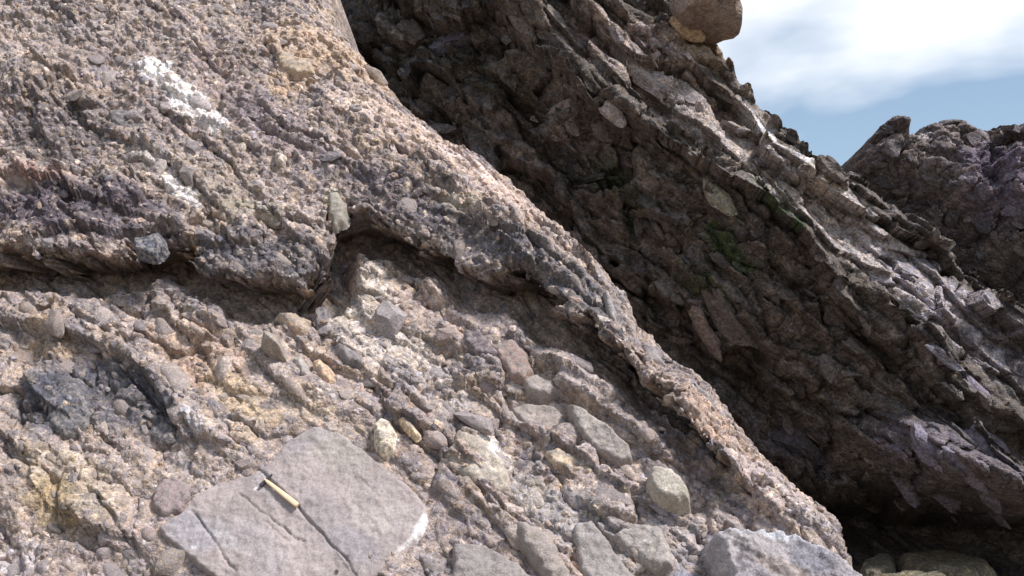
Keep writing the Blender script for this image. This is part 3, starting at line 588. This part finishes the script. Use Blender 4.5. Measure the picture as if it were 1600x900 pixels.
# ------------------------------------------------------------------ the shaded wall behind
FS = Surf((0, 16.0, 4.0), (-0.10, -1.0, 0.0))
CREST = [(700, -220), (770, -60), (835, 40), (915, 140), (1000, 215), (1090, 285), (1190, 355), (1290, 420), (1400, 505), (1490, 585), (1600, 680), (1900, 960)]
SKYL = [(1050, -300), (1075, -120), (1095, -20), (1112, 45), (1150, 98), (1195, 150), (1230, 188), (1280, 214), (1312, 236), (1342, 258), (1400, 298), (1480, 360), (1580, 432), (1720, 540), (2000, 760)]
fu = [FS.uv(x, y) for x in (480, 1640) for y in (-20, 900)]
fus = axis(FS.uv(480, 450)[0], FS.uv(1625, 450)[0], 0.024, 1.5, 1.5, 0.10); fvs = axis(FS.uv(800, 890)[1] - 0.3, FS.uv(800, -25)[1], 0.024, 0.6, 2.0, 0.10)
FU, FV = FS.grid(fus, fvs); FT, FQ = bed(FU, FV, math.radians(-42))
dc, sc_ = pl_dist(FS.line(CREST), FU, FV); s = dc * sc_                          # positive up and to the right of the crest
dsk, ssk = pl_dist(FS.line(SKYL), FU, FV); dsk = -dsk * ssk
dsk = dsk + 0.14 * fbm(FU * 1.4, FV * 1.4, 5, 105, 0.6)
s = s + 0.35 * fbm(FU * 0.7, FV * 0.7, 4, 106)
HF = np.where(s < 0, -4.6 * (1 - np.exp(-np.maximum(-s, 0) / 4.2)), -0.55 * np.maximum(s, 0) ** 1.15)
HF = HF - np.where(dsk < 0, np.minimum(-dsk * 8, 7), 0)
def sawf(per, seed, w=0.5):
    x = FQ / per + w * 2 * fbm(FT * 0.35, FQ * 0.8, 4, seed); return x - np.floor(x)
kh1, ke1, ki1 = fracture(FU, FV, 0.80, 3.0, 111, math.radians(-42), 0.22, 0.9); kh2, ke2, ki2 = fracture(FU, FV, 0.26, 2.6, 112, math.radians(-42), 0.22, 0.9); kh3, ke3, ki3 = fracture(FU, FV, 0.12, 1.6, 113, math.radians(-42), 0.12, 0.9)
f1_, f2_ = sawf(1.3, 115), sawf(0.42, 116, 0.7)
HF += 0.60 * (1 - f1_) + 0.20 * (1 - f2_) + 0.50 * kh1 - 0.10 * (1 - sstep(0, 0.10, ke1)) + 0.26 * kh2 + 0.14 * dome(ke2, 0.35) * np.clip(rnd(ki2, 6) * 2 - 1, 0, 1) - 0.04 * (1 - sstep(0, 0.15, ke2)) + 0.06 * kh3 * (rnd(ki2, 7) > 0.5) + 0.03 * dome(ke3, 0.4) * rnd(ki3, 6)
HF += 0.25 * fbm(FU * 0.6, FV * 0.6, 3, 117) + 0.045 * fbm(FU * 5, FV * 5, 6, 118, 0.7)
def gauss(px, py, rx, ry, ang):
    u, v = FS.uv(px, py); k = FS.ppm(px, py); a = math.radians(-ang); x = FU - u; y = FV - v
    return np.exp(-((x * math.cos(a) + y * math.sin(a)) * k / rx) ** 2 - ((-x * math.sin(a) + y * math.cos(a)) * k / ry) ** 2)
HF += 2.0 * gauss(1490, 738, 130, 48, 28)
HF -= 2.4 * gauss(1470, 850, 260, 45, 3)
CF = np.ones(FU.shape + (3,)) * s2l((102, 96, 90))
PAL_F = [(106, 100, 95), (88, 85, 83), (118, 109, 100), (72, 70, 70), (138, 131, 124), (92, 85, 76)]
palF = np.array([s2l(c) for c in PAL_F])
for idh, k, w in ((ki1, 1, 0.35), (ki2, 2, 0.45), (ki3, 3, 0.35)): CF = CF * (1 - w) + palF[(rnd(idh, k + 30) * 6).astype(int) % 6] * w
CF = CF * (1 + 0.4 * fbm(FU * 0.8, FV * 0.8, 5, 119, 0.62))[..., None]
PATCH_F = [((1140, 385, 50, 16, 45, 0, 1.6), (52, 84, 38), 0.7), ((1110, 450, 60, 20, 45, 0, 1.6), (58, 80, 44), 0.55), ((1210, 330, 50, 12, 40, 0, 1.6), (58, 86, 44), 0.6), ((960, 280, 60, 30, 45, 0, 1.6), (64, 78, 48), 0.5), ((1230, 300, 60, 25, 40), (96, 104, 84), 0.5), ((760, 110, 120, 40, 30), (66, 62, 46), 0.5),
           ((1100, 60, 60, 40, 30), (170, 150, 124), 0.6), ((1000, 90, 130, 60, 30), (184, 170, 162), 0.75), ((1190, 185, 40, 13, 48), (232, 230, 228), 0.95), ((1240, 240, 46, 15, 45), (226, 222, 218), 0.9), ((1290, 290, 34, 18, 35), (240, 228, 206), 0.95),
           ((1350, 370, 190, 55, 42), (186, 178, 172), 0.85), ((1490, 480, 170, 55, 42), (168, 162, 166), 0.8), ((1490, 740, 160, 60, 30), (122, 116, 124), 0.6), ((1250, 690, 120, 50, 30), (96, 88, 90), 0.5), ((1080, 170, 140, 50, 40), (182, 171, 163), 0.75), ((1210, 280, 120, 40, 42), (176, 168, 162), 0.7), ((1150, 510, 110, 40, 35), (112, 104, 96), 0.5), ((1200, 130, 60, 80, 45), (160, 150, 142), 0.6)]  # pale greys along the crest paint its sunlit brightness into the colour
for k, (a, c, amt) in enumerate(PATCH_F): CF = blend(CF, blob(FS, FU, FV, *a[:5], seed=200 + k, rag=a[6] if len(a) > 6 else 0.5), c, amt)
wall = empty('shaded_cliff', 'dark shaded overhanging wall of slabby conglomerate rising behind the ledge to the skyline', 'cliff', (0, 16, 0))
bpy.context.view_layer.update()
keepF = dsk > -0.8
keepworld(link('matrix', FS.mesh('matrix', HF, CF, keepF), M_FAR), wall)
SKP = SKYL + [(2000, 1000), (300, 1000), (300, -300)]
def FAR_OK(px, py, parent):
    if parent is wall:
        if not inside_pt(SKP, px, py): return False
        if inside_pt(BP, px, py) or inside_pt(AP, px, py): return False
        u, v, h = FS.hit(HF, px, py); return FS.look(dsk, u, v) > 0.05
    return inside_pt(KNOB, px, py)
for k, (x, y, rx, ry, an, c) in enumerate([(1450, 702, 46, 20, 42, (126, 121, 130)), (1508, 735, 52, 20, 40, (122, 117, 126)), (1412, 755, 44, 15, 48, (118, 113, 122)), (1545, 700, 42, 24, 32, (126, 120, 128)), (1470, 775, 46, 14, 40, (116, 110, 118)), (1400, 705, 26, 10, 45, (110, 104, 112)), (1540, 775, 40, 14, 40, (112, 106, 114)),
        (1122, 312, 40, 16, 42, (150, 146, 130)), (1082, 300, 34, 11, 55, (160, 150, 142)), (1150, 340, 22, 12, 35, (150, 150, 130)), (1140, 492, 70, 26, 36, (104, 96, 90)), (1105, 522, 50, 18, 45, (120, 106, 96)), (1200, 540, 50, 16, 20, (100, 92, 88)), (880, 168, 46, 15, 12, (146, 134, 128)), (838, 186, 12, 7, 20, (150, 140, 132)), (706, 62, 46, 26, 30, (104, 98, 104)), (640, 50, 30, 22, 60, (100, 90, 84)), (792, 62, 11, 8, 10, (140, 136, 132)),
        (960, 180, 26, 14, 30, (156, 146, 138)), (985, 95, 50, 20, 38, (150, 140, 136)), (1010, 130, 46, 14, 35, (160, 148, 140)), (1300, 500, 20, 44, -30, (96, 88, 84)), (1250, 690, 56, 30, 20, (92, 88, 92)), (1400, 385, 34, 16, 40, (164, 158, 152)), (1440, 330, 26, 22, 30, (160, 154, 148)), (1330, 395, 18, 9, 30, (156, 150, 146)), (1480, 560, 50, 10, 42, (134, 130, 136)), (1530, 610, 50, 12, 40, (124, 118, 126))]):
    put_stone(FS, HF, wall, x, y, rx, ry, an, c, ANG_F[k % 16], 0.3 if y > 690 else 0.5, 0.8, roll=0.0 if y > 690 else -0.3)
scatter(FS, HF, wall, 262, (530, 0, 1600, 840), lognorm(6, 2.1, 0.7, 34), sampler(FS, HF, CF, PAL_F, 0.4), (ANG_F, RND_F, 0.0), angle=40, dang=14, seed=7, lift=(0.0, 0.7), asp=(0.25, 0.55), thick=(0.45, 0.9), roll=(-0.75, 0.1))

put_stone(FS, HF, wall, 1072, 48, 36, 15, 42, (178, 152, 120), RND_F[1], 0.8, 0.9, name='cobble', label='big rounded tan cobble at the top of the wall')
put_stone(FS, HF, wall, 1102, 50, 13, 26, 10, (186, 158, 122), RND_F[2], 0.8, 0.9, name='cobble')
o = bpy.data.objects.new('overhanging_block', ANG_F[3]); COL.objects.link(o); keepworld(o, wall)
o.matrix_world = Matrix.Translation(CAM + ray(1106, 8) * 16.9) @ Matrix.Rotation(0.12, 4, 'Y') @ Matrix.Diagonal((0.52, 0.75, 0.36, 1))
o.color = (*s2l((146, 130, 116)), 1); o['label'] = 'grey block jutting out from the wall into the sky'
# ------------------------------------------------------------------ knobbly outcrop on the right skyline
KS = Surf((6, 17.5, 5.5), (0.05, -1.0, 0.25))
KNOB = [(1300, 300), (1335, 262), (1356, 242), (1358, 214), (1384, 196), (1412, 202), (1434, 206), (1450, 193), (1482, 186), (1520, 200), (1580, 206), (1640, 205), (1900, 230), (1900, 600), (1560, 470), (1440, 390)]
kus = axis(KS.uv(1270, 300)[0], KS.uv(1625, 300)[0], 0.024, 0.3, 2.0, 0.10); kvs = axis(KS.uv(1500, 500)[1], KS.uv(1500, 165)[1], 0.024, 0.3, 0.3, 0.10)
KU, KV = KS.grid(kus, kvs); dk = poly_sd(KS.line(KNOB), KU, KV) + 0.16 * fbm(KU * 1.8, KV * 1.8, 5, 130, 0.65)
qh1, qe1, qi1 = fracture(KU, KV, 0.8, 1.5, 131, -0.5); qh2, qe2, qi2 = fracture(KU, KV, 0.25, 1.6, 132, -0.5); qh3, qe3, qi3 = fracture(KU, KV, 0.10, 1.5, 133, -0.5)
HK = 0.9 * (1 - np.exp(-np.maximum(dk, 0) / 0.5)) - np.where(dk < 0, np.minimum(-dk * 8, 3), 0) + 0.55 * qh1 - 0.30 * (1 - sstep(0, 0.14, qe1)) + 0.25 * qh2 - 0.12 * (1 - sstep(0, 0.15, qe2)) + 0.08 * qh3 + 0.09 * fbm(KU * 4, KV * 4, 5, 134, 0.68)
d, sg = pl_dist(KS.line([(1320, 275), (1400, 310), (1440, 335), (1500, 385), (1600, 455), (1800, 600)]), KU, KV); HK -= 1.2 * sstep(0.5, -0.3, d * sg)
CK = np.ones(KU.shape + (3,)) * s2l((126, 116, 120))
for idh, k, w in ((qi1, 1, 0.3), (qi2, 2, 0.4), (qi3, 3, 0.35)): CK = CK * (1 - w) + 1.1 * palF[(rnd(idh, k + 40) * 6).astype(int) % 6] * w
CK = CK * (1 + 0.4 * fbm(KU * 0.9, KV * 0.9, 5, 139, 0.6))[..., None]
CK = blend(CK, blob(KS, KU, KV, 1540, 300, 70, 90, 20, 40), (116, 107, 121), 0.75); CK = blend(CK, blob(KS, KU, KV, 1440, 215, 16, 14, 0, 41), (196, 190, 190), 0.6)
knob = empty('rock_outcrop', 'knobbly purple grey rock outcrop against the sky beyond the shaded wall', 'rock outcrop', (6, 17.5, 0))
bpy.context.view_layer.update()
keepworld(link('matrix', KS.mesh('matrix', HK, CK, dk > -0.35), M_FAR), knob)
scatter(KS, HK, knob, 70, (1330, 190, 1620, 400), lognorm(6, 2.0, 0.6, 30), sampler(KS, HK, CK, PAL_F, 0.4), (ANG_F, RND_F, 0.0), angle=30, dang=25, seed=9, lift=(0.2, 0.8), asp=(0.4, 0.8))

# ------------------------------------------------------------------ boulder at the foot of the ledge
bu, bv, bh = NS.hit(HA, 1240, 870); BS = Surf(NS.pos(bu, bv, bh + 0.12), (0.10, -0.80, 0.60))
def boulder():
    BS.us = np.array([-5.0, 5.0]); BS.vs = np.array([-5.0, 5.0]); Z = np.zeros((2, 2))
    r = poly_stone(BS, Z, None, [(1106, 828), (1118, 812), (1160, 806), (1230, 818), (1292, 838), (1338, 866), (1374, 906), (1400, 960), (1420, 1060), (1180, 1060), (1150, 930), (1124, 870)], (160, 153, 150), thick=0.7, lift=0.20, edge=0.10, rough=0.055, name='boulder', mat=M_BOULDER, step=0.010, seed=50,
                   cracks=[([(1150, 850), (1200, 880), (1240, 920)], 0.03, 0.03)], patches=[((1240, 836, 110, 12, 12, 1), (192, 192, 194), 0.7), ((1270, 870, 40, 30, 20, 2), (112, 112, 122), 0.6), ((1165, 868, 14, 12, 0, 3), (110, 104, 104), 0.7), ((1180, 900, 30, 40, 30, 4), (130, 126, 128), 0.6), ((1230, 890, 60, 14, 25, 5), (140, 122, 108), 0.5), ((1310, 890, 30, 20, 40, 6), (120, 116, 118), 0.6)])
    o = r[0]; o['label'] = 'smooth pale blue-grey boulder at the lower end of the ledge'; o['category'] = 'boulder'; o['kind'] = 'thing'; return o
boulder()

# ------------------------------------------------------------------ ground and the flat slabs on it
gx = np.concatenate([-np.geomspace(2000, 12, 40), np.arange(-11.9, 14, 0.10), np.geomspace(14.2, 2000, 40)]); gy = np.concatenate([-np.geomspace(2000, 4, 40), np.arange(-3.8, 24, 0.10), np.geomspace(24.2, 3000, 50)])
X, Y = np.meshgrid(gx, gy); Zg = 0.05 * fbm(X * 0.8, Y * 0.8, 4, 150) + 0.03 * fbm(X * 4, Y * 4, 3, 151) - 0.12
near = (np.abs(X) < 14) & (Y > -4) & (Y < 24); Zg = np.where(near, Zg, -0.12)
P = np.stack([X, Y, Zg], -1).reshape(-1, 3); ny, nx = X.shape; j, i = np.meshgrid(np.arange(ny - 1), np.arange(nx - 1), indexing='ij'); a = (j * nx + i).ravel()
CG = np.ones((ny * nx, 3)) * s2l((112, 106, 90)) * (1 + 0.4 * fbm(X * 0.7, Y * 0.7, 4, 152)).reshape(-1, 1)
link('ground', mesh_np('ground', P, np.stack([a, a + 1, a + nx + 1, a + nx], 1), CG), M_FAR, kind='structure')
GS = Surf((0, 0, 0.0), (0, -0.001, 1.0)); GS.us = np.array([-50.0, 50]); GS.vs = np.array([-50.0, 50]); GZ = np.zeros((2, 2))
for k, (poly, c, lab) in enumerate([([(1345, 872), (1372, 862), (1400, 866), (1396, 884), (1370, 892), (1346, 888)], (118, 112, 96), 'small flat olive rock slab on the ground beside the boulder tip'),
                                    ([(1400, 864), (1450, 858), (1500, 862), (1545, 872), (1556, 884), (1510, 888), (1450, 884), (1410, 876)], (126, 119, 100), 'long flat olive rock slab lying on the ground under the shaded wall'),
                                    ([(1366, 896), (1420, 888), (1480, 894), (1500, 915), (1400, 930), (1370, 915)], (122, 117, 98), 'flat greenish rock slab at the bottom edge in front of the shaded wall')]):
    r = poly_stone(GS, GZ, None, poly, c, thick=0.2, lift=0.14, edge=0.12, rough=0.02, name='rock_slab', label=lab, mat=M_FAR, step=0.03, seed=60 + k)
    r[0]['category'] = 'rock slab'; r[0]['kind'] = 'thing'; r[0]['group'] = 'flat slabs on the gully floor'

# ------------------------------------------------------------------ geologist's hammer for scale
def bar(name, prof, mat, parent, seg=10):
    """a rounded bar through (x, half height, half width) stations along x"""
    V, F = [], []
    for x, hy, hz, cy in prof:
        for k in range(seg):
            a = 2 * math.pi * k / seg; ca, sa = math.cos(a), math.sin(a); p = 0.7
            V.append((x, cy + hy * math.copysign(abs(ca) ** p, ca), hz * math.copysign(abs(sa) ** p, sa)))
    n = len(prof)
    for j in range(n - 1):
        for k in range(seg): F.append((j * seg + k, j * seg + (k + 1) % seg, (j + 1) * seg + (k + 1) % seg, (j + 1) * seg + k))
    F.append(tuple(range(seg))[::-1]); F.append(tuple((n - 1) * seg + k for k in range(seg)))
    me = bpy.data.meshes.new(name); me.from_pydata(V, [], F); me.update()
    for p in me.polygons: p.use_smooth = True
    me.set_sharp_from_angle(angle=math.radians(40)); me.materials.append(mat)
    o = bpy.data.objects.new(name, me); COL.objects.link(o); o.parent = parent; return o
mw, n, b = nodes_of('hammer_wood'); w = n.nodes.new('ShaderNodeTexNoise'); w.inputs['Scale'].default_value = 30; tcw = n.nodes.new('ShaderNodeTexCoord'); mpw = n.nodes.new('ShaderNodeMapping'); mpw.inputs['Scale'].default_value = (0.6, 6, 6)
n.links.new(tcw.outputs['Object'], mpw.inputs[0]); n.links.new(mpw.outputs[0], w.inputs['Vector']); rp = n.nodes.new('ShaderNodeValToRGB'); rp.color_ramp.elements[0].color = (*s2l((226, 186, 136)), 1); rp.color_ramp.elements[1].color = (*s2l((254, 232, 196)), 1)
n.links.new(w.outputs['Fac'], rp.inputs[0]); n.links.new(rp.outputs[0], b.inputs['Base Color']); b.inputs['Roughness'].default_value = 0.5
mi, n, b = nodes_of('hammer_steel'); b.inputs['Base Color'].default_value = (0.05, 0.045, 0.05, 1); b.inputs['Metallic'].default_value = 0.0; b.inputs['Roughness'].default_value = 0.7
(_, (u0, v0, h0), hs, sus, svs) = SLAB_INFO
def slab_h(px, py):
    h = h0 + 0.1
    for _ in range(5):
        u, v = NS.uv(px, py, h); i = int(np.clip(np.searchsorted(sus, u), 0, len(sus) - 1)); j = int(np.clip(np.searchsorted(svs, v), 0, len(svs) - 1)); h = hs[max(j - 3, 0):j + 4, max(i - 3, 0):i + 4].max()
    return NS.pos(u, v, h)
pa, pb = slab_h(419, 755), slab_h(466, 792)
axx = pb - pa; Lh = np.linalg.norm(axx); axx /= Lh; nn = NS.n - axx * (NS.n @ axx); nn /= np.linalg.norm(nn); ayy = np.cross(nn, axx)
ham = empty('hammer', 'geologist hammer with pale wooden handle lying on the sandstone block', 'hammer')
c = pa + nn * 0.020
ham.matrix_world = Matrix(((axx[0], ayy[0], nn[0], c[0]), (axx[1], ayy[1], nn[1], c[1]), (axx[2], ayy[2], nn[2], c[2]), (0, 0, 0, 1)))
bar('handle', [(-0.03, 0.010, 0.014, 0), (0.02, 0.014, 0.015, 0), (Lh * 0.45, 0.018, 0.018, 0), (Lh * 0.75, 0.021, 0.019, 0), (Lh * 0.95, 0.021, 0.019, 0), (Lh, 0.015, 0.014, 0)], mw, ham)
hd = bar('head', [(-0.085, 0.004, 0.012, 0), (-0.03, 0.013, 0.015, 0), (0.03, 0.014, 0.016, 0), (0.035, 0.012, 0.014, 0), (0.05, 0.016, 0.017, 0), (0.075, 0.016, 0.017, 0), (0.078, 0.013, 0.014, 0)], mi, ham)
hd.rotation_euler = (0, 0, math.radians(-90)); hd.location = (-0.018, 0, 0); hd.scale = (0.75, 0.85, 0.9)

# ------------------------------------------------------------------ dry stem growing on the crest
md, n, b = nodes_of('dry_stem'); b.inputs['Base Color'].default_value = (0.05, 0.04, 0.03, 1)
u, v, h = FS.hit(HF, 1296, 288); q0 = FS.pos(u, v, h - 0.02); q1 = CAM + ray(1338, 258) * np.linalg.norm(q0 - CAM); ln = float(np.linalg.norm(q1 - q0)); dx = (q1 - q0) / ln
stem = bar('dry_stem', [(0, 0.010, 0.010, 0), (ln * 0.4, 0.008, 0.008, 0.015), (ln * 0.8, 0.006, 0.006, 0.03), (ln, 0.003, 0.003, 0.06)], md, None, 6)
zz = np.cross(dx, [0, 1, 0]); zz /= np.linalg.norm(zz); yy = np.cross(zz, dx)
stem.matrix_world = Matrix(((dx[0], zz[0], -yy[0], q0[0]), (dx[1], zz[1], -yy[1], q0[1]), (dx[2], zz[2], -yy[2], q0[2]), (0, 0, 0, 1)))
stem['label'] = 'thin dark dry stem sticking up from the crest below the skyline notch'; stem['category'] = 'plant stem'; stem['kind'] = 'thing'
